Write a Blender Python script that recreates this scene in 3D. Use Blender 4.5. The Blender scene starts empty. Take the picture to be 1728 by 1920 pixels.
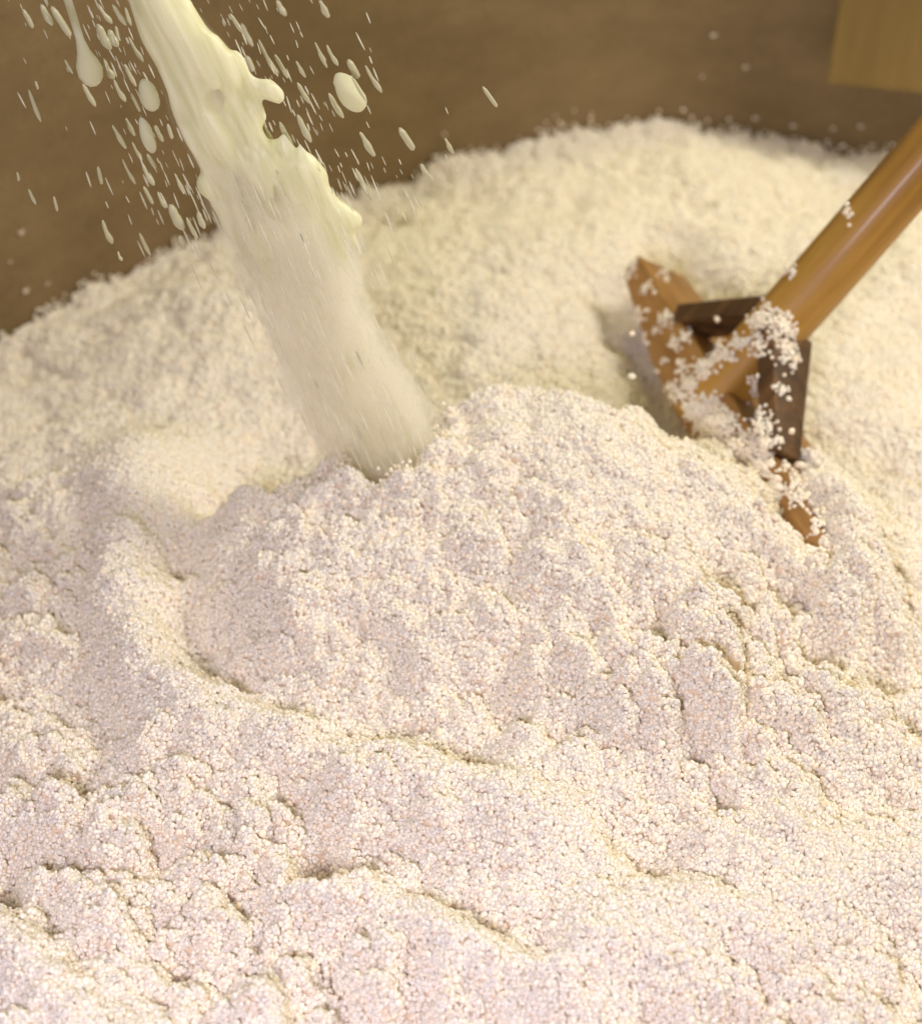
import bpy, bmesh, math, random
import numpy as np
from mathutils import Vector, Matrix, Quaternion
random.seed(7)
RS = np.random.RandomState(11)
S = bpy.context.scene
COL = S.collection
R = math.radians

# ------------------------------------------------------------------ camera
PITCH, FOVV, DIST = 38.0, 36.0, 0.9
FWD = Vector((0, math.cos(R(PITCH)), -math.sin(R(PITCH))))
UPV = Vector((0, math.sin(R(PITCH)), math.cos(R(PITCH))))
RGT = Vector((1, 0, 0))
CAM = -DIST * FWD
cd = bpy.data.cameras.new('camera')
cam = bpy.data.objects.new('camera', cd); COL.objects.link(cam)
cam.location = CAM
cam.rotation_euler = (R(90 - PITCH), 0, 0)
cd.sensor_fit = 'VERTICAL'; cd.sensor_height = 36.0
cd.lens = 18.0 / math.tan(R(FOVV / 2))
cd.clip_start = 0.01; cd.clip_end = 50
cd.dof.use_dof = True
cd.dof.focus_distance = 0.715
cd.dof.aperture_fstop = 6.3
S.camera = cam
KPX = math.tan(R(FOVV / 2)) / 960.0          # photo pixels -> slope

def ray(px, py):
    return (FWD + RGT * ((px - 864) * KPX) + UPV * ((960 - py) * KPX))
def on_z(px, py, z=0.0):
    d = ray(px, py); t = (z - CAM.z) / d.z
    return CAM + d * t
def on_y(px, py, y):
    d = ray(px, py); t = (y - CAM.y) / d.y
    return CAM + d * t
def at_depth(px, py, t):
    return CAM + ray(px, py) * t

# ------------------------------------------------------------------ world and lamps
w = bpy.data.worlds.new('World'); S.world = w; w.use_nodes = True
bg = w.node_tree.nodes['Background']
bg.inputs['Color'].default_value = (1.0, 0.89, 0.71, 1)
bg.inputs['Strength'].default_value = 0.34

def area(name, loc, target, size, power, color):
    ld = bpy.data.lights.new(name, 'AREA'); ld.shape = 'DISK'; ld.size = size
    ld.energy = power; ld.color = color
    o = bpy.data.objects.new(name, ld); COL.objects.link(o)
    o.location = loc
    o.rotation_euler = (Vector(target) - Vector(loc)).to_track_quat('-Z', 'Y').to_euler()
    return o
area('side_lamp', (0.80, 0.14, 0.84), (0.0, 0.04, 0), 0.36, 9.6, (1.0, 0.92, 0.79))
bl = area('back_lamp', (0.16, 0.62, 0.95), (0.14, 0.42, 0), 0.3, 0.80, (1.0, 0.90, 0.34))
bl.data.spread = R(100)                        # beam narrowed to keep its yellow off the heap's front
area('front_fill', (-0.12, -0.74, 0.46), (0.02, -0.38, 0), 0.16, 3.7, (0.85, 0.77, 1.0))  # lilac fill added below the camera to tint the heap's front

S.view_settings.view_transform = 'Standard'
S.view_settings.look = 'None'
S.view_settings.exposure = 0.0
S.view_settings.gamma = 1.0
cy = S.cycles
cy.max_bounces = 14; cy.diffuse_bounces = 6; cy.glossy_bounces = 3
cy.transmission_bounces = 6; cy.transparent_max_bounces = 12; cy.volume_bounces = 12
cy.caustics_reflective = False; cy.caustics_refractive = False
cy.use_denoising = True
cy.sample_clamp_indirect = 6

# ------------------------------------------------------------------ helpers
def tag(o, label=None, cat=None, group=None, kind=None):
    if label: o['label'] = label
    if cat: o['category'] = cat
    if group: o['group'] = group
    if kind: o['kind'] = kind
    return o
def empty(name, loc=(0, 0, 0)):
    o = bpy.data.objects.new(name, None); COL.objects.link(o); o.location = loc
    o.empty_display_size = 0.02
    return o
def mesh_np(name, verts, faces, mat=None, smooth=True):
    me = bpy.data.meshes.new(name)
    verts = np.asarray(verts, dtype=np.float32); faces = np.asarray(faces, dtype=np.int32)
    k = faces.shape[1]
    me.vertices.add(len(verts)); me.vertices.foreach_set('co', verts.ravel())
    me.loops.add(faces.size); me.loops.foreach_set('vertex_index', faces.ravel())
    me.polygons.add(len(faces))
    me.polygons.foreach_set('loop_start', np.arange(0, faces.size, k, dtype=np.int32))
    me.polygons.foreach_set('use_smooth', np.full(len(faces), smooth))
    me.update(calc_edges=True); me.validate()
    if mat: me.materials.append(mat)
    return me
def link(name, me, parent=None):
    o = bpy.data.objects.new(name, me); COL.objects.link(o)
    if parent: o.parent = parent
    return o
def ico(sub):
    bm = bmesh.new(); bmesh.ops.create_icosphere(bm, subdivisions=sub, radius=1.0)
    bm.verts.ensure_lookup_table()
    v = np.array([x.co[:] for x in bm.verts]); f = np.array([[q.index for q in p.verts] for p in bm.faces])
    bm.free(); return v, f

# ------------------------------------------------------------------ materials
class NT:
    def __init__(s, name):
        s.m = bpy.data.materials.new(name); s.m.use_nodes = True
        s.t = s.m.node_tree; s.b = s.t.nodes['Principled BSDF']; s.out = s.t.nodes['Material Output']
    def n(s, typ, **kw):
        x = s.t.nodes.new(typ)
        for k, v in kw.items():
            if k in x.inputs.keys(): x.inputs[k].default_value = v
            else: setattr(x, k, v)
        return x
    def l(s, a, b): s.t.links.new(a, b)
    def ramp(s, src, stops):
        r = s.t.nodes.new('ShaderNodeValToRGB'); e = r.color_ramp.elements
        while len(e) < len(stops): e.new(0.5)
        for i, (p, c) in enumerate(stops): e[i].position = p; e[i].color = (*c, 1)
        s.l(src, r.inputs[0]); return r.outputs[0]

def mat_granule(name, base, var):
    m = NT(name)
    oi = m.n('ShaderNodeObjectInfo')
    c = m.ramp(oi.outputs['Random'], [(0, tuple(x * v for x, v in zip(base, var))), (0.45, base), (1, tuple(min(0.94, x * 1.04) for x in base))])
    m.l(c, m.b.inputs['Base Color'])
    m.b.inputs['Roughness'].default_value = 0.20; m.b.inputs['Coat Weight'].default_value = 0.5; m.b.inputs['Coat Roughness'].default_value = 0.08
    m.b.inputs['IOR'].default_value = 1.40
    m.b.inputs['Specular IOR Level'].default_value = 0.5
    m.b.inputs['Subsurface Weight'].default_value = 1.0
    m.b.inputs['Subsurface Radius'].default_value = (1.0, 1.0, 0.95)
    m.b.inputs['Subsurface Scale'].default_value = 0.0011
    return m.m
GRAIN = mat_granule('granule_curd', (0.925, 0.845, 0.715), (0.96, 0.92, 0.86))
m = NT('granule_bed')
m.b.inputs['Base Color'].default_value = (0.76, 0.63, 0.45, 1); m.b.inputs['Roughness'].default_value = 0.6  # browner than the granules, painting shade into the crevices between them
BED = m.m

m = NT('milky_liquid')
tc = m.n('ShaderNodeTexCoord'); mp = m.n('ShaderNodeMapping'); mp.inputs['Scale'].default_value = (260, 260, 9); m.l(tc.outputs['Object'], mp.inputs[0])
nz = m.n('ShaderNodeTexNoise', Scale=1.0, Detail=4); m.l(mp.outputs[0], nz.inputs['Vector'])
m.l(m.ramp(nz.outputs[0], [(0.3, (0.66, 0.67, 0.40)), (0.5, (0.74, 0.74, 0.48)), (0.7, (0.82, 0.81, 0.58))]), m.b.inputs['Base Color'])
m.b.inputs['Roughness'].default_value = 0.36
bp = m.n('ShaderNodeBump', Strength=0.6, Distance=0.0012); m.l(nz.outputs[0], bp.inputs['Height']); m.l(bp.outputs[0], m.b.inputs['Normal'])
m.b.inputs['IOR'].default_value = 1.33
m.b.inputs['Subsurface Weight'].default_value = 1.0; m.b.inputs['Subsurface Radius'].default_value = (1.0, 0.95, 0.8)
m.b.inputs['Subsurface Scale'].default_value = 0.012
MILK = m.m

def mat_wood(name, c0, c1, c2, axis_scale, rough, bump=0.15, coat=0.0, scale=1.0):
    m = NT(name)
    tc = m.n('ShaderNodeTexCoord'); mp = m.n('ShaderNodeMapping'); mp.inputs['Scale'].default_value = axis_scale
    m.l(tc.outputs['Object'], mp.inputs[0])
    n1 = m.n('ShaderNodeTexNoise', Scale=60 * scale, Detail=6, Roughness=0.6); m.l(mp.outputs[0], n1.inputs['Vector'])
    n2 = m.n('ShaderNodeTexNoise', Scale=9 * scale, Detail=3); m.l(tc.outputs['Object'], n2.inputs['Vector'])
    mx = m.n('ShaderNodeMath', operation='ADD'); m.l(n1.outputs[0], mx.inputs[0])
    ml = m.n('ShaderNodeMath', operation='MULTIPLY_ADD'); m.l(n2.outputs[0], ml.inputs[0]); ml.inputs[1].default_value = 0.7; ml.inputs[2].default_value = -0.35
    m.l(ml.outputs[0], mx.inputs[1])
    c = m.ramp(mx.outputs[0], [(0.28, c0), (0.5, c1), (0.72, c2)])
    m.l(c, m.b.inputs['Base Color'])
    rr = m.n('ShaderNodeMath', operation='MULTIPLY_ADD'); m.l(n1.outputs[0], rr.inputs[0]); rr.inputs[1].default_value = 0.2; rr.inputs[2].default_value = rough - 0.1
    m.l(rr.outputs[0], m.b.inputs['Roughness'])
    m.b.inputs['Coat Weight'].default_value = coat; m.b.inputs['Coat Roughness'].default_value = 0.15
    bp = m.n('ShaderNodeBump', Strength=bump, Distance=0.001); m.l(n1.outputs[0], bp.inputs['Height'])
    m.l(bp.outputs[0], m.b.inputs['Normal'])
    return m.m
HANDLE_W = mat_wood('handle_wood', (0.22, 0.105, 0.013), (0.39, 0.205, 0.028), (0.54, 0.31, 0.060), (1, 1, 0.06), 0.48, 0.35, 0.12)
BLADE_W = mat_wood('blade_wood', (0.14, 0.064, 0.015), (0.29, 0.145, 0.036), (0.45, 0.25, 0.085), (0.05, 1, 1), 0.5, 0.5)
BRACE_W = mat_wood('brace_wood', (0.030, 0.014, 0.004), (0.10, 0.048, 0.013), (0.30, 0.155, 0.046), (1, 1, 0.05), 0.65, 0.6)
BOARD_W = mat_wood('board_wood', (0.15, 0.096, 0.021), (0.20, 0.132, 0.031), (0.26, 0.178, 0.05), (1, 1, 0.1), 0.55, 0.3, 0, 0.5)

m = NT('vat_wall')
tc = m.n('ShaderNodeTexCoord')
mp = m.n('ShaderNodeMapping'); mp.inputs['Scale'].default_value = (1, 1, 2); m.l(tc.outputs['Object'], mp.inputs[0])
n1 = m.n('ShaderNodeTexNoise', Scale=7, Detail=9, Roughness=0.68); m.l(mp.outputs[0], n1.inputs['Vector'])
n2 = m.n('ShaderNodeTexNoise', Scale=420, Detail=3); m.l(tc.outputs['Object'], n2.inputs['Vector'])
ad = m.n('ShaderNodeMath', operation='MULTIPLY_ADD'); m.l(n2.outputs[0], ad.inputs[0]); ad.inputs[1].default_value = 0.35; m.l(n1.outputs[0], ad.inputs[2])
c = m.ramp(ad.outputs[0], [(0.45, (0.135, 0.092, 0.038)), (0.65, (0.185, 0.127, 0.056)), (0.88, (0.25, 0.175, 0.082))])
m.l(c, m.b.inputs['Base Color']); m.b.inputs['Roughness'].default_value = 0.55
bp = m.n('ShaderNodeBump', Strength=0.25, Distance=0.001); m.l(n2.outputs[0], bp.inputs['Height']); m.l(bp.outputs[0], m.b.inputs['Normal'])
VATM = m.m
m = NT('floor_tile')
n1 = m.n('ShaderNodeTexNoise', Scale=8, Detail=6)
c = m.ramp(n1.outputs[0], [(0.3, (0.12, 0.11, 0.10)), (0.7, (0.2, 0.19, 0.17))]); m.l(c, m.b.inputs['Base Color'])
FLOORM = m.m

# ------------------------------------------------------------------ noise in numpy
def perlin(x, y, seed):
    r = np.random.RandomState(seed); N = 256
    ang = r.rand(N, N) * 2 * np.pi; gx, gy = np.cos(ang), np.sin(ang)
    xi = np.floor(x).astype(int); yi = np.floor(y).astype(int); xf = x - xi; yf = y - yi
    u = xf * xf * xf * (xf * (xf * 6 - 15) + 10); v = yf * yf * yf * (yf * (yf * 6 - 15) + 10)
    def g(i, j): a = (xi + i) % N; b = (yi + j) % N; return gx[a, b] * (xf - i) + gy[a, b] * (yf - j)
    a = g(0, 0); b = g(1, 0); c = g(0, 1); d = g(1, 1)
    return ((a + u * (b - a)) + v * ((c + u * (d - c)) - (a + u * (b - a)))) * 1.5
def worley(x, y, seed, squash=1.0):
    r = np.random.RandomState(seed); N = 256
    px, py, ph = r.rand(N, N), r.rand(N, N), r.rand(N, N)
    xi = np.floor(x).astype(int); yi = np.floor(y).astype(int)
    best = np.full(x.shape, 9.0); hh = np.zeros(x.shape)
    for i in (-1, 0, 1):
        for j in (-1, 0, 1):
            a = (xi + i) % N; b = (yi + j) % N
            d = (xi + i + px[a, b] - x) ** 2 + (yi + j + py[a, b] - y) ** 2
            k = d < best; best = np.where(k, d, best); hh = np.where(k, ph[a, b], hh)
    return np.sqrt(best), hh

def border(x, y, seed):
    """how far a point is from the seam between two cells"""
    r = np.random.RandomState(seed); N = 256
    px, py = r.rand(N, N), r.rand(N, N)
    xi = np.floor(x).astype(int); yi = np.floor(y).astype(int); f1 = np.full(x.shape, 9.0); f2 = np.full(x.shape, 9.0)
    for i in (-1, 0, 1):
        for j in (-1, 0, 1):
            a = (xi + i) % N; b = (yi + j) % N
            d = np.hypot(xi + i + px[a, b] - x, yi + j + py[a, b] - y)
            f2 = np.where(d < f1, f1, np.minimum(f2, d)); f1 = np.minimum(f1, d)
    return f2 - f1
def domes(x, y, seed, lo=0.35, hi=0.78):
    """union of half-sunk balls, in cell units"""
    r = np.random.RandomState(seed); N = 256
    px, py, rd, oz = r.rand(N, N), r.rand(N, N), lo + (hi - lo) * r.rand(N, N) ** 1.3, r.rand(N, N)
    xi = np.floor(x).astype(int); yi = np.floor(y).astype(int); best = np.zeros(x.shape)
    for i in (-1, 0, 1):
        for j in (-1, 0, 1):
            a = (xi + i) % N; b = (yi + j) % N
            d2 = (xi + i + px[a, b] - x) ** 2 + (yi + j + py[a, b] - y) ** 2
            best = np.maximum(best, np.sqrt(np.clip(rd[a, b] ** 2 - d2, 0, None)) + (oz[a, b] - 0.5) * 0.12 * (d2 < rd[a, b] ** 2))
    return best
# ------------------------------------------------------------------ the heap as a height field
VC = Vector((0.17, -0.08)); VR = 0.60
def seg_dist(X, Y, pts):
    """distance to a polyline and signed side, pts in world xy"""
    best = np.full(X.shape, 9.0); side = np.zeros(X.shape)
    for (ax, ay), (bx, by) in zip(pts[:-1], pts[1:]):
        dx, dy = bx - ax, by - ay; L = dx * dx + dy * dy
        t = np.clip(((X - ax) * dx + (Y - ay) * dy) / L, 0, 1)
        d = np.hypot(X - ax - t * dx, Y - ay - t * dy)
        k = d < best; best = np.where(k, d, best)
        side = np.where(k, np.sign((X - ax) * dy - (Y - ay) * dx), side)
    return best, side
def smooth_pts(pts, n=6):
    out = []
    P = [pts[0]] + list(pts) + [pts[-1]]
    for i in range(1, len(P) - 2):
        for k in range(n):
            t = k / n; p0, p1, p2, p3 = [np.array(q, float) for q in P[i - 1:i + 3]]
            out.append(0.5 * ((2 * p1) + (-p0 + p2) * t + (2 * p0 - 5 * p1 + 4 * p2 - p3) * t * t + (-p0 + 3 * p1 - 3 * p2 + p3) * t ** 3))
    out.append(np.array(pts[-1], float)); return out
def w_of(pxs, z=0.0):
    return [tuple(on_z(p[0], p[1], z)[:2]) for p in smooth_pts(pxs)]

# (pixels of the crest, height z assumed there, half width m, amplitude m)
RIDGES = [
    ([(270, 900), (235, 1030), (235, 1160), (285, 1270), (430, 1345), (600, 1400), (760, 1450), (900, 1500), (1000, 1550)], 0.0, 0.034, 0.031),
    ([(640, 1690), (760, 1730), (900, 1800), (1040, 1870)], 0.0, 0.022, 0.019),
    ([(1150, 1790), (1350, 1740), (1560, 1660), (1728, 1640)], 0.0, 0.028, 0.018),
    ([(0, 1780), (110, 1850), (200, 1960)], 0.0, 0.026, 0.018),
    ([(180, 1560), (330, 1500), (480, 1560)], 0.0, 0.022, 0.008),
    ([(230, 1720), (420, 1680), (560, 1720)], 0.0, 0.022, 0.008),
    ([(1290, 1400), (1430, 1370), (1600, 1400)], 0.0, 0.020, 0.012),
    ([(1000, 1400), (1100, 1380), (1240, 1400)], 0.0, 0.020, 0.007),
    ([(1510, 850), (1570, 930), (1620, 1030), (1640, 1100)], 0.02, 0.022, 0.024),
    ([(1335, 765), (1390, 815), (1435, 865)], 0.045, 0.020, 0.024),
    ([(1215, 790), (1300, 815), (1400, 895), (1490, 985), (1555, 1075)], 0.05, 0.022, 0.020),
    ([(430, 935), (520, 880), (640, 900)], 0.03, 0.020, 0.010),
    ([(1535, 925), (1590, 1015), (1605, 1080)], 0.034, 0.020, 0.021),
]
GROOVES = [
    ([(332, 1090), (345, 1150), (385, 1235), (480, 1320), (620, 1370), (760, 1405), (880, 1440)], 0.0, 0.022, 0.019),
    ([(600, 1640), (720, 1660), (860, 1730), (1010, 1820)], 0.0, 0.013, 0.013),
    ([(610, 770), (500, 815), (410, 890), (370, 960)], 0.01, 0.034, 0.008),
    ([(170, 1010), (150, 1130), (170, 1290), (230, 1350)], 0.0, 0.020, 0.016),
    ([(0, 1680), (100, 1760), (180, 1840), (260, 1920)], 0.0, 0.013, 0.011),
    ([(1272, 1405), (1300, 1450)], 0.0, 0.0075, 0.022),
    ([(1335, 1505), (1360, 1540)], 0.0, 0.005, 0.014),
    ([(575, 1600), (590, 1630)], 0.0, 0.006, 0.009),
    ([(765, 1795), (775, 1815)], 0.0, 0.006, 0.008),
    ([(940, 1300), (960, 1370), (1050, 1430)], 0.0, 0.010, 0.009),
    ([(920, 1480), (1080, 1540), (1250, 1640), (1420, 1690), (1620, 1600)], 0.0, 0.020, 0.006),
    ([(1470, 1180), (1530, 1270), (1640, 1290)], 0.0, 0.012, 0.008),
    ([(1530, 820), (1640, 850), (1760, 900)], 0.0, 0.020, 0.010),
    ([(1170, 540), (1200, 640), (1240, 760)], 0.0, 0.024, 0.022),
    ([(1260, 460), (1300, 520), (1350, 580), (1390, 640)], 0.0, 0.026, 0.030),
]
def poly_dist(X, Y, pxs, zs, push=0.0, c=None):
    pts = [np.array(on_z(p[0], p[1], z)[:2]) for p, z in zip(pxs, zs)]
    if push:
        pts = [q + (q - c) / np.linalg.norm(q - c) * push for q in pts]
    pts = smooth_pts([tuple(q) for q in pts]); return seg_dist(X, Y, [tuple(q) for q in pts])[0], pts
def inside_poly(X, Y, P):
    ins = np.zeros(X.shape, bool)
    for i in range(len(P)):
        x1, y1 = P[i - 1]; x2, y2 = P[i]
        cnd = ((y1 > Y) != (y2 > Y)) & (X < (x2 - x1) * (Y - y1) / (y2 - y1 + 1e-12) + x1)
        ins ^= cnd
    return ins
def sstep(t): t = np.clip(t, 0, 1); return t * t * (3 - 2 * t)
BACK = [(350, 1010), (420, 915), (560, 850), (740, 770), (920, 690), (1110, 715), (1260, 785), (1420, 900), (1560, 1060), (1660, 1150), (1700, 1260)]
BZ = [0.015, 0.03, 0.042, 0.05, 0.055, 0.055, 0.052, 0.045, 0.035, 0.02, 0.01]
FRONT = [(350, 1010), (335, 1120), (390, 1240), (480, 1320), (620, 1375), (800, 1425), (960, 1480), (1120, 1590), (1300, 1660), (1480, 1660), (1620, 1590), (1690, 1450), (1700, 1260)]
FZ = [0.015] + [0.0] * 11 + [0.01]
def mound(X, Y):
    c = np.array(on_z(1000, 1080, 0.02)[:2])
    db, pb = poly_dist(X, Y, BACK, BZ, 0.022, c); df, pf = poly_dist(X, Y, FRONT, FZ)
    ins = inside_poly(X, Y, pb + pf[::-1])
    lf = 0.32 * sstep((0.0 - X) / 0.10)
    h = np.minimum(sstep(db / 0.075), lf * sstep(df / 0.04) + (1 - lf) * np.sin(np.clip(df / 0.22, 0, 1) * np.pi / 2))
    return np.where(ins, 0.070 * h, 0)
def bump(X, Y, px, py, rx, ry, amp, rot=0.0, p=2.0, z=0.0):
    c = on_z(px, py, z); ca, sa = math.cos(rot), math.sin(rot)
    u = ((X - c.x) * ca + (Y - c.y) * sa) / rx; v = (-(X - c.x) * sa + (Y - c.y) * ca) / ry
    r = np.sqrt(u * u + v * v)
    return amp * np.exp(-r ** p)
MOUND_C = on_z(985, 1010, 0.02)
def height(X, Y):
    # slow relief
    H = 0.010 * perlin(X * 7 + 3.3, Y * 7 + 1.7, 5) + 0.004 * perlin(X * 17, Y * 17, 6)
    # the fresh mound in the middle
    H += mound(X, Y)
    # banked up at the back of the vat
    rr = np.hypot(X - VC.x, Y - VC.y) / VR
    H -= 0.024 * np.clip((rr - 0.70) / 0.25, 0, 1)
    H += 0.022 * np.clip((Y - 0.22) / 0.3, 0, 1) ** 1.5 * np.exp(-((X - 0.17) / 0.18) ** 2)
    H -= 0.012 * np.exp(-((X + 0.07) / 0.09) ** 2) * np.clip((Y - 0.22) / 0.2, 0, 1)
    H -= 0.020 * np.clip((-0.16 - X) / 0.15, 0, 1) * np.clip((Y - 0.02) / 0.2, 0, 1)
    for pts, z, wd, amp in RIDGES:
        d, s = seg_dist(X, Y, w_of(pts, z)); H += amp * np.exp(-(d / wd) ** 2)
    for pts, z, wd, amp in GROOVES:
        d, s = seg_dist(X, Y, w_of(pts, z)); H -= amp * np.exp(-(d / wd) ** 2)
    # pocket where the stream lands
    H += bump(X, Y, 730, 880, 0.026, 0.020, -0.024, 0, 2.0, 0.045)
    H += bump(X, Y, 800, 905, 0.014, 0.010, 0.013, 0, 2.0, 0.045) + bump(X, Y, 640, 925, 0.016, 0.010, 0.010, 0, 2.0, 0.045) + bump(X, Y, 730, 945, 0.020, 0.009, 0.007, 0, 2.0, 0.045)
    # clumps: rough where the heap was stirred, finer on the swept ridges
    rough = (0.40 + 0.30 * perlin(X * 9 + 7, Y * 9, 21)) * (0.55 + 0.75 * np.clip((0.10 - Y) / 0.22, 0, 1))
    rough = rough + bump(X, Y, 300, 1640, 0.14, 0.10, 0.55) + bump(X, Y, 1350, 1300, 0.10, 0.08, 0.30) + bump(X, Y, 1400, 1850, 0.12, 0.06, 0.35) + bump(X, Y, 80, 1200, 0.07, 0.10, 0.4)
    rough = np.clip(rough, 0.2, 1.1) + 0.12 * np.clip((rr - 0.93) / 0.06, 0, 1)
    for pts, z, wd, amp in RIDGES[:4]:
        d, s = seg_dist(X, Y, w_of(pts, z)); rough = rough * (1 - 0.6 * np.exp(-(d / (wd * 0.9)) ** 2))
    wx = X + 0.004 * perlin(X * 70, Y * 70, 31) + 0.0014 * perlin(X * 220, Y * 220, 33)
    wy = Y + 0.004 * perlin(X * 70 + 9, Y * 70, 32) + 0.0014 * perlin(X * 220 + 5, Y * 220, 34)
    H += rough * (0.0085 * perlin(X * 42 + 2, Y * 42, 61) + 0.0055 * perlin(X * 88, Y * 88 + 4, 62) + 0.0030 * perlin(X * 170, Y * 170, 63))
    for cell, k, sd in ((0.034, 0.60, 41), (0.017, 0.85, 42), (0.0085, 0.90, 43), (0.0050, 0.70, 44)):
        H += cell * k * rough * (domes(wx / cell + sd, wy / cell, sd) - 0.4)
    for cell, dp, wd, sd in ((0.0095, 0.0018, 0.26, 72),):
        m_ = np.clip(3.0 * (perlin(X * 75 + sd, Y * 75, sd + 5) - 0.02), 0, 1) * np.clip(rough * 1.3, 0, 1)
        H -= dp * m_ * np.exp(-(border(wx / cell, wy / cell, sd) / wd) ** 2)
    H += 0.0011 * perlin(X * 330, Y * 330, 51)
    return H

def heap():
    st = 0.0017
    xs = np.arange(VC.x - VR, VC.x + VR + st, st); ys = np.arange(VC.y - VR, VC.y + VR + st, st)
    X, Y = np.meshgrid(xs, ys)
    Z = height(X, Y)
    ny, nx = X.shape
    rad = np.hypot(X - VC.x, Y - VC.y)
    inside = rad < VR - 0.0008
    idx = -np.ones(X.shape, int); idx[inside] = np.arange(inside.sum())
    V = np.stack([X[inside], Y[inside], Z[inside]], 1)
    a, b, c, d = idx[:-1, :-1], idx[:-1, 1:], idx[1:, 1:], idx[1:, :-1]
    ok = (a >= 0) & (b >= 0) & (c >= 0) & (d >= 0)
    F = np.stack([a[ok], b[ok], c[ok], d[ok]], 1)
    bed = mesh_np('granule_bed', V - np.array([0, 0, 0.0020]), F, BED)
    # granules
    g = 0.00145
    gx = np.arange(VC.x - VR, VC.x + VR, g); gy = np.arange(VC.y - VR, VC.y + VR, g)
    PX, PY = np.meshgrid(gx, gy); PX = PX.ravel(); PY = PY.ravel()
    PX = PX + (RS.rand(PX.size) - .5) * g * 1.1; PY = PY + (RS.rand(PX.size) - .5) * g * 1.1
    k = np.hypot(PX - VC.x, PY - VC.y) < VR - 0.001
    dep = (PY - CAM.y) * FWD.y - CAM.z * FWD.z
    far = (np.abs(PX) > 864 * KPX * dep + 0.05) | (PY < -0.40)          # well beside the view: sparser, larger
    k &= (~far) | (RS.rand(PX.size) < 0.36)
    PX, PY, far = PX[k], PY[k], far[k]
    PZ = height(PX, PY)
    e = 0.0012
    dx = (height(PX + e, PY) - PZ) / e; dy = (height(PX, PY + e) - PZ) / e
    nl = np.sqrt(dx * dx + dy * dy + 1)
    EX = []
    for rep in range(5):                                                # steep faces show more surface
        st_ = RS.rand(PX.size) < np.clip(1.4 * (nl - 1.03 - rep * 0.7), 0, 1.0)
        ex, ey = PX[st_] + (RS.rand(st_.sum()) - .5) * g * 1.6, PY[st_] + (RS.rand(st_.sum()) - .5) * g * 1.6
        EX.append(np.stack([ex, ey, height(ex, ey) + RS.normal(0, 0.0004, ex.size)], 1))
    off = RS.normal(0, 0.00040, PX.size) + 0.0009 * (RS.rand(PX.size) < 0.10)
    P = np.stack([PX - dx / nl * off, PY - dy / nl * off, PZ + off / nl], 1)
    sc = 0.00100 * (1 + 0.26 * RS.normal(0, 1, len(P))).clip(0.5, 1.7) * np.where(far, 1.7, 1.0)
    EX = np.vstack(EX); P = np.vstack([P, EX])
    UN = np.stack([PX, PY, PZ - 0.0006], 1)[~far]
    UN[:, :2] += (RS.rand(len(UN), 2) - .5) * g * 1.5
    sc = np.concatenate([sc, 0.00100 * (1 + 0.26 * RS.normal(0, 1, len(EX))).clip(0.5, 1.7)])
    big = RS.rand(len(P)) < 0.02; sc[big] *= 1.3
    n = 420; ang = RS.rand(n) * 2 * np.pi; c0 = on_z(735, 885, 0.045)
    qx = c0.x + (0.020 + 0.010 * RS.rand(n)) * np.cos(ang); qy = c0.y + (0.020 + 0.012 * RS.rand(n)) * np.sin(ang)
    SPL = np.stack([qx, qy, height(qx, qy) + RS.exponential(0.0035, n) * (np.sin(ang * 4 + 1) > 0.1)], 1)
    P = np.vstack([P, SPL]); sc = np.concatenate([sc, np.full(n, 0.00105)])
    P = np.vstack([P, UN]); sc = np.concatenate([sc, np.full(len(UN), 0.00125)])
    # granules clinging to the vat wall just above the heap
    n = 5000; an = RS.rand(n) * 2 * np.pi; cl = np.floor(an * 40) * 7.13 % 1.0
    wxx, wyy = VC.x + (VR - 0.001) * np.cos(an), VC.y + (VR - 0.001) * np.sin(an)
    wz = height(wxx * 0.995 + VC.x * 0.005, wyy * 0.995 + VC.y * 0.005) + RS.exponential(0.0022, n) * (0.3 + 1.6 * cl)
    P = np.vstack([P, np.stack([wxx, wyy, wz], 1)]); sc = np.concatenate([sc, np.full(n, 0.0012) * (0.7 + 0.6 * RS.rand(n))])
    print('granules', len(P))
    return bed, P, sc

def granule_shapes():
    v, f = ico(2); out = []
    for i in range(3):
        r = np.random.RandomState(60 + i)
        a = r.normal(0, 1, (3, 3)); s = 1 + 0.20 * sum(np.sin(2.2 * v @ a[j] + r.rand() * 6) for j in range(3)) / 1.5
        vv = v * s[:, None] * np.array([1.0 + 0.18 * r.rand(), 1.0, 0.86 + 0.1 * r.rand()])
        out.append(mesh_np('granule', vv, f, GRAIN))
    return out
SHAPES = granule_shapes()

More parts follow.
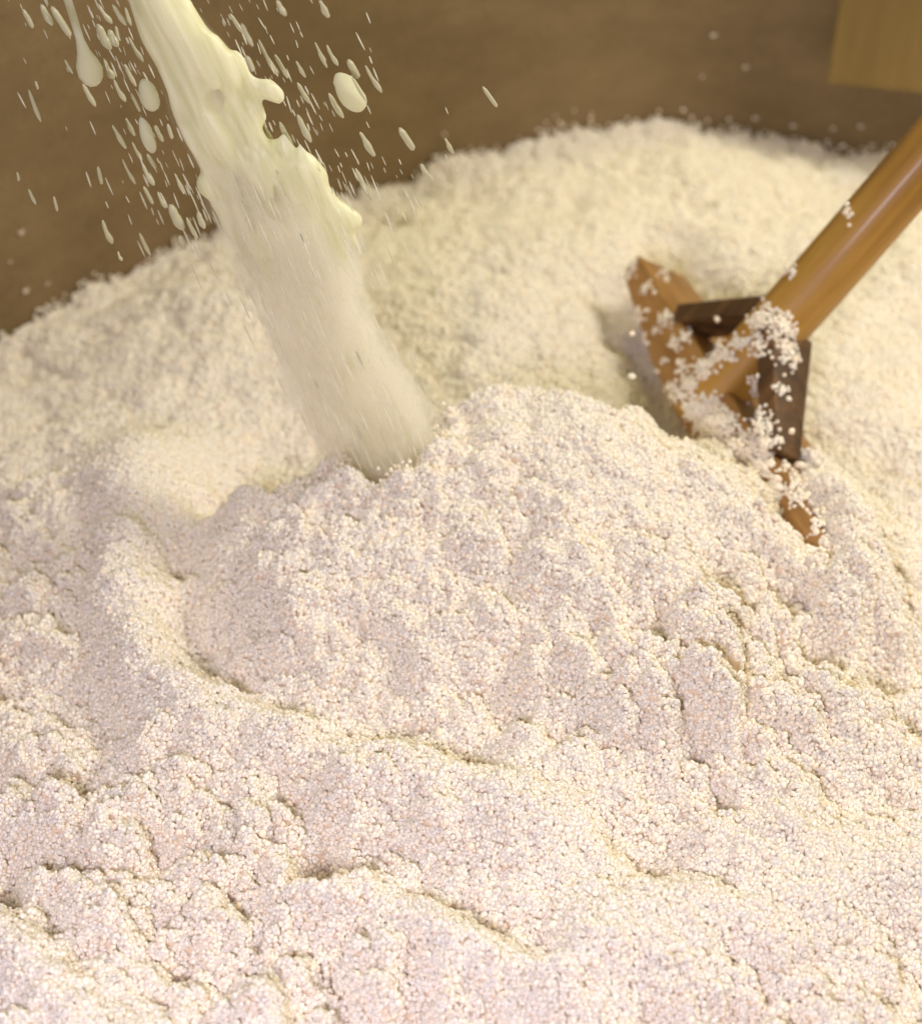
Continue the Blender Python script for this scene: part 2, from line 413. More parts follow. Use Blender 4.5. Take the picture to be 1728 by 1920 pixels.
def scatter(name, base, P, sc, mat_slots=None):
    """one object: a surface mesh plus granules standing on loose vertices"""
    nb = len(base.vertices) if base else 0
    if base is None:
        base = bpy.data.meshes.new(name)
    base.vertices.add(len(P))
    co = np.empty(len(base.vertices) * 3, np.float32); base.vertices.foreach_get('co', co)
    co = co.reshape(-1, 3); co[nb:] = P; base.vertices.foreach_set('co', co.ravel())
    at = base.attributes.new('size', 'FLOAT', 'POINT')
    s = np.zeros(len(base.vertices), np.float32); s[nb:] = sc; at.data.foreach_set('value', s)
    base.update()
    o = link(name, base)
    ng = bpy.data.node_groups.new(name + '_nodes', 'GeometryNodeTree')
    ng.interface.new_socket('Geometry', in_out='INPUT', socket_type='NodeSocketGeometry')
    ng.interface.new_socket('Geometry', in_out='OUTPUT', socket_type='NodeSocketGeometry')
    N = ng.nodes; L = ng.links
    gi = N.new('NodeGroupInput'); go = N.new('NodeGroupOutput')
    at = N.new('GeometryNodeInputNamedAttribute'); at.data_type = 'FLOAT'; at.inputs['Name'].default_value = 'size'
    cmp = N.new('FunctionNodeCompare'); cmp.data_type = 'FLOAT'; cmp.operation = 'GREATER_THAN'
    L.new(at.outputs[0], cmp.inputs[0]); cmp.inputs[1].default_value = 1e-6
    sp = N.new('GeometryNodeSeparateGeometry'); sp.domain = 'POINT'
    L.new(gi.outputs[0], sp.inputs[0]); L.new(cmp.outputs[0], sp.inputs[1])
    gj = N.new('GeometryNodeJoinGeometry')
    ins = []
    for i, shp in enumerate(SHAPES):
        ob = shape_obj(i)
        inf = N.new('GeometryNodeObjectInfo'); inf.inputs['Object'].default_value = ob; inf.inputs['As Instance'].default_value = True
        ins.append(inf)
    gti = N.new('GeometryNodeJoinGeometry')
    # geometry to instance so the pool can be picked from
    for inf in ins: L.new(inf.outputs['Geometry'], gti.inputs[0])
    iop = N.new('GeometryNodeInstanceOnPoints')
    L.new(sp.outputs[0], iop.inputs['Points']); L.new(gti.outputs[0], iop.inputs['Instance'])
    iop.inputs['Pick Instance'].default_value = True
    ri = N.new('FunctionNodeRandomValue'); ri.data_type = 'INT'
    for s_ in ri.inputs:
        if s_.name == 'Min' and s_.type == 'INT': s_.default_value = 0
        if s_.name == 'Max' and s_.type == 'INT': s_.default_value = len(SHAPES) - 1
    L.new([q for q in ri.outputs if q.type == 'INT'][0], iop.inputs['Instance Index'])
    rv = N.new('FunctionNodeRandomValue'); rv.data_type = 'FLOAT_VECTOR'
    rv.inputs[0].default_value = (0, 0, 0); rv.inputs[1].default_value = (6.28, 6.28, 6.28)
    L.new(rv.outputs[0], iop.inputs['Rotation'])
    L.new(at.outputs[0], iop.inputs['Scale'])
    L.new(sp.outputs[1], gj.inputs[0]); L.new(iop.outputs[0], gj.inputs[0])
    L.new(gj.outputs[0], go.inputs[0])
    md = o.modifiers.new('granules', 'NODES'); md.node_group = ng
    return o
_so = {}
def shape_obj(i):
    if i not in _so:
        ob = bpy.data.objects.new('granule', SHAPES[i])      # source shape, not linked to the scene
        _so[i] = ob
    return _so[i]

# ------------------------------------------------------------------ floor, vat, board
fl = mesh_np('floor', [(-4, -4, -0.32), (4, -4, -0.32), (4, 4, -0.32), (-4, 4, -0.32)], [(0, 1, 2, 3)], FLOORM, False)
tag(link('floor', fl), kind='structure')

vat = tag(empty('vat', (VC.x, VC.y, -0.32)), 'wide round brown vat around the pale granule heap', 'vat')
def lathe(name, prof, mat, n=160, parent=None):
    V = []; F = []
    k = len(prof)
    for i in range(n):
        a = 2 * math.pi * i / n
        for r, z in prof: V.append((r * math.cos(a), r * math.sin(a), z + 0.32))
    for i in range(n):
        for j in range(k):
            F.append((i * k + j, ((i + 1) % n) * k + j, ((i + 1) % n) * k + (j + 1) % k, i * k + (j + 1) % k))
    return link(name, mesh_np(name, V, F, mat, True), parent)
wl = lathe('wall', [(VR, -0.29), (VR + 0.004, 0.20), (VR + 0.024, 0.20), (VR + 0.02, -0.30), (0.01, -0.30), (0.01, -0.29)], VATM, parent=vat)
md = wl.modifiers.new('edges', 'EDGE_SPLIT'); md.split_angle = R(40)

def at_wall(px, py, off=0.0):
    d = ray(px, py); rad = VR - off
    ox, oy = CAM.x - VC.x, CAM.y - VC.y
    A = d.x ** 2 + d.y ** 2; B = 2 * (ox * d.x + oy * d.y); C_ = ox * ox + oy * oy - rad * rad
    t = (-B + math.sqrt(B * B - 4 * A * C_)) / (2 * A)
    return CAM + d * t

def rounded_box(sx, sy, sz, bev, seg=2):
    bm = bmesh.new(); bmesh.ops.create_cube(bm, size=1.0)
    bmesh.ops.scale(bm, vec=(sx, sy, sz), verts=bm.verts)
    bmesh.ops.bevel(bm, geom=list(bm.edges), offset=bev, segments=seg, affect='EDGES', profile=0.6)
    return bm
def bm_obj(name, bm, mat, parent=None, smooth=True):
    me = bpy.data.meshes.new(name); bm.to_mesh(me); bm.free(); me.materials.append(mat)
    for p in me.polygons: p.use_smooth = smooth
    return link(name, me, parent)

p0 = at_wall(1550, 150, 0.034); p1 = at_wall(1728, 182, 0.034)
ux = Vector((p1.x - p0.x, p1.y - p0.y, 0)).normalized()
nrm = Vector((VC.x - (p0.x + p1.x) / 2, VC.y - (p0.y + p1.y) / 2, 0)).normalized()
ux = Vector((-nrm.y, nrm.x, 0)); ux = ux if ux.x > 0 else -ux
W, Hh, T = 0.16, 0.20, 0.016
bm = rounded_box(W, T, Hh, 0.003)
bd = bm_obj('wooden_board', bm, BOARD_W, smooth=False)
Mx = Matrix((( ux.x, -nrm.x, 0, 0), (ux.y, -nrm.y, 0, 0), (0, 0, 1, 0), (0, 0, 0, 1)))
cen = p0 + ux * (W / 2)
bd.matrix_world = Matrix.Translation((cen.x, cen.y, p0.z + Hh / 2)) @ Mx
tag(bd, 'olive brown wooden board hung against the vat wall above the paddle handle', 'board')

# ------------------------------------------------------------------ heap object
bed, P, sc = heap()
hp = scatter('granule_heap', bed, P, sc)
tag(hp, 'heap of moist cream white granules filling the brown vat', 'granules', kind='stuff')

# ------------------------------------------------------------------ paddle
PL = on_z(1195, 478, 0.034); PR = on_z(1548, 1012, 0.034)
DX = (PR - PL).normalized(); PLEN = (PR - PL).length
def line_px(P, D, px, py):                      # point of the line nearest to a photo ray
    r = ray(px, py).normalized(); wv = P - CAM
    a = D.dot(r); t = (a * wv.dot(r) - wv.dot(D)) / (1 - a * a)
    return P + D * t
PO = line_px(PL, DX, 1345, 705)
r_ = ray(1717, 283)
tt = (PO - CAM).dot(DX) / r_.dot(DX)
DZ = (CAM + r_ * tt - PO).normalized()          # along the handle
DY = DZ.cross(DX).normalized()                  # towards the board's upper edge
if DY.z < 0: DY = -DY
print('paddle', PO, DX, DY, DZ, 'depth', (PO - CAM).dot(FWD), tt, PLEN)
XA = (PL - PO).dot(DX); XB = (PR - PO).dot(DX) + 0.020
paddle = empty('wooden_paddle')
DYr = DZ.cross(DX)
paddle.matrix_world = Matrix.Translation(PO) @ Matrix((DX, DYr, DZ)).transposed().to_4x4()
SY = 1.0 if DYr.z > 0 else -1.0
tag(paddle, 'wet wooden stirring paddle with a round handle, half buried in the granule heap', 'paddle')
def loft(name, rings, mat, parent, cap=True, smooth=True, bevel=0.0):
    V = []; F = []
    k = len(rings[0])
    for r in rings: V += [tuple(p) for p in r]
    bm = bmesh.new(); vs = [bm.verts.new(v) for v in V]
    for i in range(len(rings) - 1):
        for j in range(k):
            bm.faces.new((vs[i * k + j], vs[i * k + (j + 1) % k], vs[(i + 1) * k + (j + 1) % k], vs[(i + 1) * k + j]))
    if cap:
        bm.faces.new(vs[:k][::-1]); bm.faces.new(vs[-k:])
    bmesh.ops.recalc_face_normals(bm, faces=bm.faces)
    if bevel:
        es = [e for e in bm.edges if len(e.link_faces) == 2 and e.calc_face_angle() > 0.6]
        bmesh.ops.bevel(bm, geom=es, offset=bevel, segments=2, affect='EDGES', profile=0.6)
    return bm_obj(name, bm, mat, parent, smooth)
# blade: flat inner face, outer face swelling towards the handle, both ends cut thin
rings = []; NB = 26
for i in range(NB + 1):
    x = XA + (XB - XA) * i / NB
    u = (x - 0.02) / (0.5 * (XB - XA)); th = 0.016 + 0.021 * max(0, 1 - abs(u) ** 2.0)
    th *= 1 - 0.30 * max(0.0, (x - 0.07) / (XB - 0.07)) ** 1.3
    rn = random.Random(i)
    j = 0.0006; lean = 0.024 * max(0, 1 - 3.0 * i / NB)
    top = 0.001 * math.sin(i * 0.9); wd = 0.058 + 0.014 * max(0, 1 - u * u)
    rings.append([(x, SY * (top + rn.uniform(-j, j)), rn.uniform(-j, j)), (x, SY * (top + rn.uniform(-j, j)), -th + rn.uniform(-j, j)),
                  (x - lean, -SY * wd, -th * 0.75), (x - lean, -SY * wd, 0.0)])
blade = loft('blade', rings, BLADE_W, paddle, bevel=0.0022)
# handle: slightly oval pole, tapering a little downwards
rings = []
HL = 0.80; HR = 0.0180
for i in range(41):
    z = -0.030 + (HL + 0.03) * i / 40
    rr = HR * (0.985 - 0.045 * z / HL + 0.012 * math.sin(z * 31) * 0.5)
    cxo = 0.0012 * math.sin(z * 11); yo = -SY * 0.008 + 0.001 * math.sin(z * 17 + 1)
    rings.append([(cxo + rr * 1.0 * math.cos(a), yo + rr * 1.03 * math.sin(a), z) for a in [2 * math.pi * q / 28 for q in range(28)]])
loft('handle', rings, HANDLE_W, paddle)
def brace(x1, z2, w0, w1, th, y0, y2):
    a = Vector((x1, 0, 0.000)); b = Vector((0.010 * (1 if x1 > 0 else -1), 0, z2)); dv = (b - a).normalized(); nv = Vector((-dv.z, 0, dv.x))
    rings = []
    for i in range(9):
        t = i / 8; c = a + (b - a) * t; wq = w0 + (w1 - w0) * t; y1 = SY * (y0 + (y2 - y0) * t)
        rings.append([tuple(c + nv * th / 2 + Vector((0, y1, 0))), tuple(c - nv * th / 2 + Vector((0, y1, 0))),
                      tuple(c - nv * th / 2 + Vector((0, y1 - SY * wq, 0))), tuple(c + nv * th / 2 + Vector((0, y1 - SY * wq, 0)))])
    return loft('brace', rings, BRACE_W, paddle, bevel=0.0015)
brace(-0.075, 0.050, 0.028, 0.030, 0.012, 0.002, 0.002)
brace(0.080, 0.046, 0.020, 0.036, 0.013, 0.000, 0.010)

# granules sticking to the paddle, found by looking for its surfaces
from mathutils.bvhtree import BVHTree
bpy.context.view_layer.update()
VV = []; FF = []
for ch in paddle.children:
    base = len(VV); VV += [ch.matrix_world @ v.co for v in ch.data.vertices]
    FF += [[base + i for i in p.vertices] for p in ch.data.polygons]
BV = BVHTree.FromPolygons(VV, FF)
CL = [(1590, 400, 6, 12, 12, 2), (1478, 510, 13, 9, 18, 2), (1440, 570, 5, 5, 3, 1), (1395, 640, 24, 16, 40, 2), (1360, 662, 26, 18, 60, 2), (1325, 692, 24, 18, 60, 2.5), (1295, 722, 22, 16, 60, 3), (1272, 745, 20, 14, 40, 3), (1330, 745, 18, 10, 20, 2),
      (1430, 600, 24, 22, 110, 5), (1462, 612, 26, 28, 130, 5), (1475, 665, 20, 26, 70, 4), (1425, 650, 14, 16, 30, 3), (1412, 712, 11, 10, 14, 2), (1465, 735, 16, 10, 18, 2), (1415, 735, 9, 8, 8, 2), (1440, 820, 14, 40, 90, 5), (1425, 800, 12, 30, 60, 5), (1458, 830, 6, 12, 8, 2), (1465, 875, 14, 8, 8, 2),
      (1182, 500, 12, 18, 40, 2), (1212, 540, 12, 16, 12, 1), (1245, 515, 12, 10, 14, 2), (1200, 592, 12, 18, 18, 2), (1248, 600, 14, 16, 30, 3), (1212, 640, 10, 10, 10, 2), (1232, 622, 8, 10, 8, 2), (1266, 645, 12, 16, 18, 2), (1275, 690, 12, 16, 22, 2), (1245, 680, 8, 8, 7, 1), (1262, 728, 14, 10, 30, 3), (1230, 700, 6, 8, 5, 1), (1285, 630, 10, 14, 20, 2),
      (1450, 915, 12, 12, 30, 2), (1500, 930, 20, 16, 70, 3), (1530, 960, 14, 16, 40, 3), (1330, 770, 26, 16, 120, 6), (1300, 760, 20, 10, 50, 4), (1350, 800, 38, 22, 420, 9), (1398, 845, 34, 26, 380, 9), (1315, 772, 26, 16, 220, 6), (1425, 880, 24, 20, 160, 5), (1535, 985, 12, 16, 50, 3), (1550, 1015, 10, 10, 40, 3), (1490, 905, 12, 14, 40, 3)]
PP = []
rg = random.Random(3)
for cx, cy, rx, ry, n, pile in CL:
    for i in range(n):
        u = rg.gauss(0, 0.55); v = rg.gauss(0, 0.55)
        d = ray(cx + u * rx, cy + v * ry).normalized()
        h, nn, _, _ = BV.ray_cast(CAM, d)
        if h is None: continue
        if nn.dot(d) > 0: nn = -nn
        k = max(0.0, 1 - (u * u + v * v))
        PP.append(h + nn * (0.0004 + rg.random() * 0.001 * pile * k))
PP = np.array([p[:] for p in PP])
cg = scatter('clinging_granules', None, PP, 0.00115 * (1 + 0.22 * RS.normal(0, 1, len(PP))).clip(0.5, 1.7))
tag(cg, 'white granules stuck in patches to the wet wooden paddle', 'granules', kind='stuff')

# loose granules caught in the air in front of the paddle, each with a place of its own
grain_me = SHAPES[0]
for px, py, rr, dd, lab in [
    (1185, 625, 6, 0.02, 'bright airborne granule beside the left end of the blade, upper of two'),
    (1185, 705, 6, 0.02, 'bright airborne granule beside the left end of the blade, lower of two'),
    (1343, 598, 7, 0.03, 'bright granule in mid air before the dark upper brace of the paddle'),
    (1484, 808, 7, 0.02, 'bright granule in mid air at the edge of the lower brace, above its foot'),
    (1528, 838, 8, 0.02, 'bright granule in mid air to the right of the lower brace'),
    (1443, 868, 9, 0.02, 'large bright granule in mid air before the foot of the lower brace'),
    (1472, 874, 6, 0.02, 'small bright granule before the foot of the lower brace, between two larger ones'),
    (1497, 872, 9, 0.02, 'long bright granule in mid air just right of the foot of the lower brace'),
    (1458, 897, 7, 0.02, 'bright granule lowest before the foot of the lower brace')]:
    d = ray(px, py).normalized(); h = BV.ray_cast(CAM, d)[0]
    dep = (h - CAM).dot(FWD) if h is not None else 0.93
    p = at_depth(px, py, dep - dd)
    o = link('granule', grain_me); o.location = p; r_g = rr * px_size(p) if 'px_size' in globals() else rr * KPX * dep
    o.scale = (r_g * 1.15, r_g * 0.9, r_g * 0.85); o.rotation_euler = (rg.random(), 0.4, rg.random() * 3)
    tag(o, lab, 'granule', 'granules in mid air round the paddle')

# ------------------------------------------------------------------ the milky stream
YS = on_z(735, 890, 0.045).y
ICO_V, ICO_F = ico(2)
LEFT = [(-60, 215), (0, 240), (60, 255), (120, 290), (200, 315), (240, 330), (290, 360), (330, 378), (380, 388), (430, 412), (530, 455), (620, 515), (720, 548), (820, 600), (900, 655)]
RIGHT = [(-60, 310), (0, 350), (50, 388), (90, 430), (130, 452), (200, 486), (250, 480), (275, 490), (300, 590), (340, 610), (375, 618), (410, 660), (440, 672), (480, 672), (560, 668), (620, 690), (700, 738), (770, 785), (830, 808), (900, 790)]
def lerp(tab, y):
    return float(np.interp(y, [q[0] for q in tab], [q[1] for q in tab]))
HOLES = [(425, 195, 21, 34), (392, 165, 9, 26), (462, 172, 8, 22), (560, 425, 19, 46), (520, 395, 8, 30)]
def flow(px, py):                                # direction of fall in the stream's plane
    p = on_y(px, py, YS); q = on_y(px + 0.44 * 20 + (0.0), py + 20, YS)
    return (q - p).normalized()
def ellipsoids(items):
    V = []; F = []; n = 0
    for (p, d, r, el) in items:
        d = d.normalized(); a = d.orthogonal().normalized(); b = d.cross(a)
        Mm = np.array([a * r, b * r, d * r * el])
        V.append(ICO_V @ Mm + np.array(p)); F.append(ICO_F + n); n += len(ICO_V)
    return np.vstack(V), np.vstack(F)
def px_size(p): return KPX * (p - CAM).dot(FWD)   # metres per photo pixel at p
items = []
rn = random.Random(5)
y = -60.0
while y < 560:
    l, r = lerp(LEFT, y), lerp(RIGHT, y)
    fade = max(0.0, (y - 300) / 250)
    for k in range(11):
        if rn.random() < fade: continue
        up_ = y < 430
        rad = rn.uniform(8, 15) if y < 300 else rn.uniform(5, 10)
        el = rn.uniform(3.0, 5.5) if up_ else rn.uniform(5, 9)
        x = rn.uniform(l + rad, max(l + rad + 1, r - rad))
        if any(((x - hx) / (hw + rad * 0.6)) ** 2 + ((y - hy) / (hh + rad * el * 0.45)) ** 2 < 1 for hx, hy, hw, hh in HOLES): continue
        edge = 1 - abs((x - l) / (r - l) * 2 - 1)
        p = on_y(x, y, YS + rn.uniform(-1, 1) * 0.008 * (0.15 + edge)); s_ = px_size(p)
        items.append((p, flow(x, y), rad * s_, el))
    y += 6
for (x, y, rad, el) in [(452, 120, 14, 2.5), (474, 160, 13, 2.5), (486, 205, 13, 2.6), (480, 245, 12, 2.2), (462, 262, 13, 2), (600, 350, 18, 3), (625, 385, 16, 3), (505, 168, 20, 1.3), (520, 178, 17, 1.3), (480, 160, 14, 1.2), (575, 312, 26, 1.2), (595, 330, 22, 1.5), (545, 305, 22, 1.2), (640, 398, 22, 1.1), (665, 412, 18, 1.2), (385, 350, 18, 1.6), (440, 245, 26, 1.6), (465, 225, 24, 1.5)]:
    p = on_y(x, y, YS); items.append((p, flow(x, y), rad * px_size(p), el))
V, F = ellipsoids(items)
tmp = link('milky_stream', mesh_np('milky_stream', V, F, MILK))
md = tmp.modifiers.new('skin', 'REMESH'); md.mode = 'VOXEL'; md.voxel_size = 0.0011; md.use_smooth_shade = True
ms = tmp.modifiers.new('calm', 'SMOOTH'); ms.iterations = 45; ms.factor = 0.5
dg = bpy.context.evaluated_depsgraph_get()
me = bpy.data.meshes.new_from_object(tmp.evaluated_get(dg)); me.name = 'milky_stream'
tmp.modifiers.clear(); tmp.data = me
me.materials.clear(); me.materials.append(MILK)
ax0 = on_y(500, 430, YS); ax1 = on_y(745, 925, YS); axd = (ax1 - ax0).normalized()
mo = Matrix.Translation(ax0) @ axd.to_track_quat('Z', 'Y').to_matrix().to_4x4(); mi = mo.inverted()
me.transform(mi); tmp.matrix_world = mo
tag(tmp, 'thick ragged stream of milky cream liquid pouring onto the granule heap', 'liquid stream')

# fine strands torn off round the stream
items = []
for i in range(1100):
    y = rn.uniform(330, 880); l, r = lerp(LEFT, y), lerp(RIGHT, y)
    u = rn.gauss(0.52, 0.30)
    x = l + (r - l) * u
    p = on_y(x, y, YS + rn.gauss(0, 0.011)); s_ = px_size(p)
    if p.z < 0.03: continue
    f = flow(x, y) + Vector((rn.gauss(0, 0.02), rn.gauss(0, 0.02), 0))
    rad = rn.uniform(0.5, 1.5) * s_
    items.append((p, f, rad, rn.uniform(10, 26)))
for i in range(260):
    y = rn.uniform(-20, 420); l, r = lerp(LEFT, y), lerp(RIGHT, y); sd = rn.choice((-1, 1))
    x = (l - abs(rn.gauss(0, 95))) if sd < 0 else (r + abs(rn.gauss(0, 120)))
    if x < -30: continue
    p = on_y(x, y, YS + rn.gauss(0, 0.02)); s_ = px_size(p)
    items.append((p, flow(x, y) + Vector((rn.gauss(0, 0.06), 0, 0)), rn.uniform(0.5, 1.6) * s_, rn.uniform(5, 14)))
V, F = ellipsoids(items)
sp = link('stream_spray', mesh_np('stream_spray', V, F, MILK))
tag(sp, 'fine strands of milky spray round the falling stream', 'spray', kind='stuff')

# added volume imitating the stream's motion blur: a soft milky mist
m = NT('milky_blur_haze'); m.t.nodes.remove(m.b)
vs = m.n('ShaderNodeVolumePrincipled'); vs.inputs['Color'].default_value = (0.99, 0.975, 0.90, 1); vs.inputs['Anisotropy'].default_value = 0.0
tc = m.n('ShaderNodeTexCoord'); mp = m.n('ShaderNodeMapping'); mp.inputs['Scale'].default_value = (150, 150, 7)
m.l(tc.outputs['Object'], mp.inputs[0]); nz = m.n('ShaderNodeTexNoise', Scale=1.0, Detail=3); m.l(mp.outputs[0], nz.inputs['Vector'])
m2 = m.n('ShaderNodeMapping'); m2.inputs['Scale'].default_value = (55, 55, 11); m.l(tc.outputs['Object'], m2.inputs[0])
n2 = m.n('ShaderNodeTexNoise', Scale=1.0, Detail=2); m.l(m2.outputs[0], n2.inputs['Vector'])
pr = m.n('ShaderNodeMath', operation='MULTIPLY'); m.l(nz.outputs[0], pr.inputs[0]); m.l(n2.outputs[0], pr.inputs[1])
mr = m.n('ShaderNodeMapRange'); m.l(pr.outputs[0], mr.inputs[0]); mr.inputs[1].default_value = 0.16; mr.inputs[2].default_value = 0.36; mr.inputs[3].default_value = 5; mr.inputs[4].default_value = 85
sx = m.n('ShaderNodeSeparateXYZ'); m.l(tc.outputs['Object'], sx.inputs[0])
th = m.n('ShaderNodeMapRange'); m.l(sx.outputs[2], th.inputs[0])      # thinner towards the spout, thick where it breaks up
th.inputs[1].default_value = -0.10; th.inputs[2].default_value = 0.05; th.inputs[3].default_value = 0.5; th.inputs[4].default_value = 1.0
mu = m.n('ShaderNodeMath', operation='MULTIPLY'); m.l(mr.outputs[0], mu.inputs[0]); m.l(th.outputs[0], mu.inputs[1])
m.l(mu.outputs[0], vs.inputs['Density']); m.l(vs.outputs[0], m.out.inputs['Volume'])
BLUR_HAZE = m.m
ax0 = on_y(500, 430, YS); ax1 = on_y(745, 925, YS); axd = (ax1 - ax0).normalized()
mo = Matrix.Translation(ax0) @ axd.to_track_quat('Z', 'Y').to_matrix().to_4x4(); mi = mo.inverted()
def haze_tube(name, wide, parent):
    rings = []
    for i in range(50):
        y = -60 + 1040 * i / 49
        l, r = on_y(lerp(LEFT, y), y, YS), on_y(lerp(RIGHT, y), y, YS)
        c = (l + r) / 2; lo = max(0.0, (y - 420) / 480); ring = []
        hw = (r - l).length / 2 * (1 + (wide - 1) * (0.25 + 0.75 * min(1, lo * 2)) + 0.12 * lo * lo)
        for q in range(24):
            a_ = 2 * math.pi * q / 24; k = 1 + 0.05 * math.sin(5 * a_ + y * 0.05 + wide * 9) + 0.04 * math.sin(9 * a_ - y * 0.03)
            ring.append(mi @ (c + Vector((hw * math.cos(a_) * k, 0.008 * lo + (0.45 if y < 400 else 0.50) * hw * math.sin(a_) * k, 0))))
        rings.append(ring)
    return loft(name, rings, BLUR_HAZE, parent)
haze = haze_tube('stream_blur_haze', 1.20, None)
haze.matrix_world = mo
haze_tube('inner_blur_haze', 0.96, haze); haze_tube('inner_blur_haze', 0.70, haze)
tag(haze, 'soft milky mist imitating motion blur round the falling stream, thickest at its foot', 'haze', kind='stuff')

# ------------------------------------------------------------------ droplets in the air
m = NT('whey_drop')
m.b.inputs['Base Color'].default_value = (0.74, 0.72, 0.46, 1); m.b.inputs['Roughness'].default_value = 0.2
m.b.inputs['IOR'].default_value = 1.34; m.b.inputs['Transmission Weight'].default_value = 0.38
DROP = m.m
V = ICO_V.copy()                                # a falling drop: a stretched rounded bead, slimmer above
zz = V[:, 2].copy(); rho = np.hypot(V[:, 0], V[:, 1]) + 1e-9
k = (np.clip(1 - np.abs(zz) ** 5, 0, 1) ** 0.5) * (1 - 0.22 * (zz + 1) / 2 + 0.06 * np.sin(zz * 5)) / rho
k[rho < 1e-6] = 0
V[:, 0] *= k; V[:, 1] *= k
DROP_ME = mesh_np('droplet', V, ICO_F, DROP)
DROPS = [DROP_ME]
for k in range(4):
    v, f = ico(3); r_ = np.random.RandomState(80 + k); z = v[:, 2].copy(); rho = np.hypot(v[:, 0], v[:, 1]) + 1e-9
    ph = r_.rand(4) * 6.28
    prof = (np.clip(1 - np.abs(z) ** (3 + k), 0, 1) ** 0.5) * (0.86 + 0.16 * np.sin(3.1 * z + ph[0]) + 0.10 * np.sin(6.3 * z + ph[1]) - 0.14 * z)
    q = prof / rho; q[rho < 1e-6] = 0
    v[:, 0] = v[:, 0] * q + 0.22 * np.sin(2.2 * z + ph[2]); v[:, 1] = v[:, 1] * q + 0.15 * np.sin(3 * z + ph[3])
    DROPS.append(mesh_np('droplet', v, f, DROP))
Z1 = [(160,60,235,200,45),(285,30,370,180,50),(360,40,500,260,60),(690,30,790,170,35),(790,30,890,180,45),(880,50,925,180,38),(680,170,780,350,80),(760,210,830,330,60),(815,180,840,290,30),(905,260,1010,440,35),(455,420,515,520,35),(580,590,675,750,35),(730,420,800,560,60),(875,450,960,610,40),(800,560,885,720,40),(920,650,990,790,35),(250,570,270,630,30),(200,630,290,860,40),(790,880,890,1050,40),(885,830,950,960,35),(1090,880,1150,1000,30),(1180,870,1215,980,30),(930,1000,1000,1130,35),(860,1120,955,1300,28),(690,1170,720,1300,40),(1000,1150,1085,1310,38),(1035,1080,1100,1190,45),(1010,1310,1080,1440,32),(1110,1350,1170,1470,40),(1230,1220,1300,1370,35),(1190,1440,1290,1620,70),(1310,1530,1390,1680,45),(1390,1490,1440,1610,60),(125,1210,135,1280,28),(200,1330,255,1440,28),(380,1380,405,1490,35),(720,1550,790,1720,45),(980,1640,1060,1800,38),(830,1770,860,1840,36),(1260,1660,1300,1740,45)]
Z2 = [(410,0,465,90,35),(650,0,705,100,35),(150,75,230,190,35),(215,130,280,260,35),(310,220,420,430,32),(400,300,480,440,28),(245,310,285,400,35),(520,340,575,435,28),(525,460,600,580,28),(625,235,695,380,28),(690,250,755,370,30),(810,330,870,440,60),(905,365,1000,520,38),(830,430,915,570,22),(700,520,785,660,42),(525,640,605,795,45),(425,680,505,830,50),(335,690,410,820,28),(875,735,960,875,40),(1095,710,1180,840,45),(850,940,945,1120,30),(1350,770,1400,860,32),(1215,915,1260,990,32),(1560,480,1645,600,35)]
drops = [tuple(v / 3.757 for v in d) + ('left',) for d in Z1] + [(380 + a / 2.979, b / 2.979, 380 + c / 2.979, d / 2.979, w_ / 2.979, 'right') for a, b, c, d, w_ in Z2]
def drop(x0, y0, x1, y1, wd, dy, me=DROP_ME, fat=1.0):
    yy = YS + dy
    a = on_y(x0, y0, yy); b = on_y(x1, y1, yy); c = (a + b) / 2; L = (b - a).length
    o = link('droplet', me)
    o.location = c; o.rotation_mode = 'QUATERNION'; o.rotation_quaternion = (a - b).to_track_quat('Z', 'Y')
    r = wd * 0.5 * px_size(c) * fat
    o.scale = (r, r, max(r, L / 2)); return o
def traits(d):
    ln = math.hypot(d[2] - d[0], d[3] - d[1])
    size = 'long' if ln > 40 else 'short'
    wide = 'fat' if d[4] > 13 else 'slim'
    band = 'level with the tailed blob' if d[1] < 110 and d[5] == 'left' else 'below the tailed blob' if d[1] < 260 and d[5] == 'left' else 'near the heap edge' if d[5] == 'left' else \
           'above the round blob' if d[1] < 140 else 'level with the round blob' if d[1] < 215 else 'near the heap edge'
    return '%s %s droplet %s of stream' % (size, wide, d[5]), band
kinds = {}
for d in drops: kinds.setdefault(traits(d), []).append(d)
ORD = ['', 'second', 'third', 'fourth', 'fifth', 'sixth', 'seventh', 'eighth', 'ninth', 'tenth', 'eleventh', 'twelfth', 'thirteenth', 'fourteenth', 'fifteenth']
for (what, band), ds in kinds.items():
    ds.sort(key=lambda d: d[0] + d[2])
    for i, d in enumerate(ds):
        place = '' if len(ds) == 1 else ', leftmost there' if i == 0 else ', rightmost there' if i == len(ds) - 1 else ', %s from left' % ORD[i]
        o = drop(*d[:5], rn.uniform(-0.05, 0.03), DROPS[rn.randrange(len(DROPS))], fat=rn.uniform(0.65, 1.05))
        tag(o, what + ' ' + band + place, 'droplet', 'droplets flung off on the %s of the stream' % d[5])
def egg(tail, wob):
    v, f = ico(3); z = v[:, 2].copy(); t = (z + 1) / 2                # t = 0 at the heavy lower end
    rho = np.hypot(v[:, 0], v[:, 1]) + 1e-9
    if tail: prof = np.where(t < 0.18, np.sqrt(np.clip(1 - ((0.18 - t) / 0.18) ** 2, 0, 1)), 0.30 + 0.70 * np.exp(-((t - 0.18) / 0.17) ** 2)) * np.clip((1 - t) / 0.05, 0, 1) ** 0.5
    else: prof = np.sqrt(np.clip(1 - z * z, 0, 1)) * (1.06 - 0.22 * t)
    prof = prof * (1 + wob * np.sin(3 * np.arctan2(v[:, 1], v[:, 0]) + 4 * z))
    k = prof / rho; k[rho < 1e-6] = 0
    v[:, 0] *= k; v[:, 1] *= k
    return mesh_np('blob', v, f, MILK)
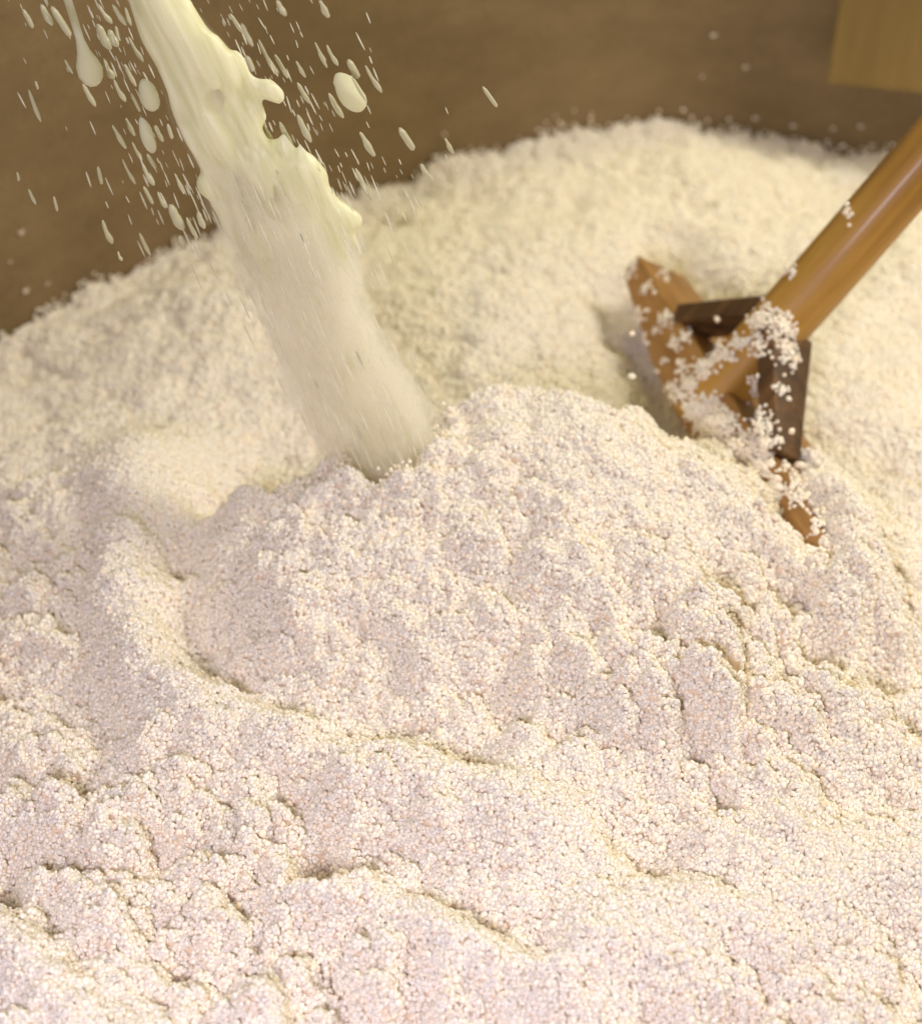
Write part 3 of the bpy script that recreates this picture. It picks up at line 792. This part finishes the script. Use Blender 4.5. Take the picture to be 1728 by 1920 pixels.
EGG, EGG2, TAIL = egg(False, 0.04), egg(False, 0.08), egg(True, 0.03)
BIGS = [(122, -18, 178, 162, 50, TAIL, 'large round milky blob with a long tail, upper left of the stream'),
        (268, 148, 290, 208, 38, EGG, 'plump milky blob close beside the left edge of the stream'),
        (264, 220, 288, 287, 26, EGG2, 'long milky blob below the plump blob left of the stream'),
        (630, 138, 680, 207, 48, EGG2, 'large round milky blob on its own to the right of the stream')]
for x0, y0, x1, y1, wd, me_, lab in BIGS:
    o = drop(x0, y0, x1, y1, wd, 0.0, me_); o.name = 'blob'
    tag(o, lab, 'blob')

# ------------------------------------------------------------------ specks on the vat wall
def clump_mesh(seed):
    r = random.Random(seed); V = []; F = []; n = 0
    for i in range(5):
        c = np.array([r.gauss(0, 0.6), r.gauss(0, 0.2), r.gauss(0, 0.5)]); k = r.uniform(0.4, 0.7)
        V.append(ICO_V * k + c); F.append(ICO_F + n); n += len(ICO_V)
    return mesh_np('curd_speck', np.vstack(V), np.vstack(F), GRAIN)
SPK = [clump_mesh(i) for i in range(3)]
SPECKS = [(40, 436, 10, 'highest pale speck on the vat wall at the left, level with the heap edge'), (20, 492, 7, 'pale speck on the vat wall nearest the left edge of the photo'),
          (48, 546, 10, 'pale speck on the vat wall low at the left, above the heap edge'), (90, 532, 6, 'small pale speck on the vat wall low at the left, beside a larger one'),
          (72, 582, 13, 'biggest pale speck on the vat wall at the left, just above the heap edge'),
          (1336, 66, 8, 'pale speck high on the vat wall left of the wooden board'), (1396, 126, 8, 'pale speck on the vat wall midway between the board and the heap'), (1316, 144, 7, 'faint pale speck on the vat wall above the top of the heap'),
          (1485, 236, 8, 'pale speck low on the vat wall in the notch of the heap edge'), (1560, 241, 7, 'pale speck low on the vat wall left of the paddle handle, second of a row'), (1612, 238, 10, 'pale speck low on the vat wall beside the paddle handle'),
          (1414, 222, 8, 'pale speck low on the vat wall just above the heap crest')]
for i, (px, py, rr, lab) in enumerate(SPECKS):
    p = at_wall(px, py, 0.001)
    o = link('curd_speck', SPK[i % 3]); o.location = p
    o.rotation_euler = (0, 0, math.atan2(p.y - VC.y, p.x - VC.x) - math.pi / 2)
    q = rr * px_size(p) * 0.42; o.scale = (q, q * 0.6, q)
    tag(o, lab, 'speck', 'specks of curd on the vat wall')
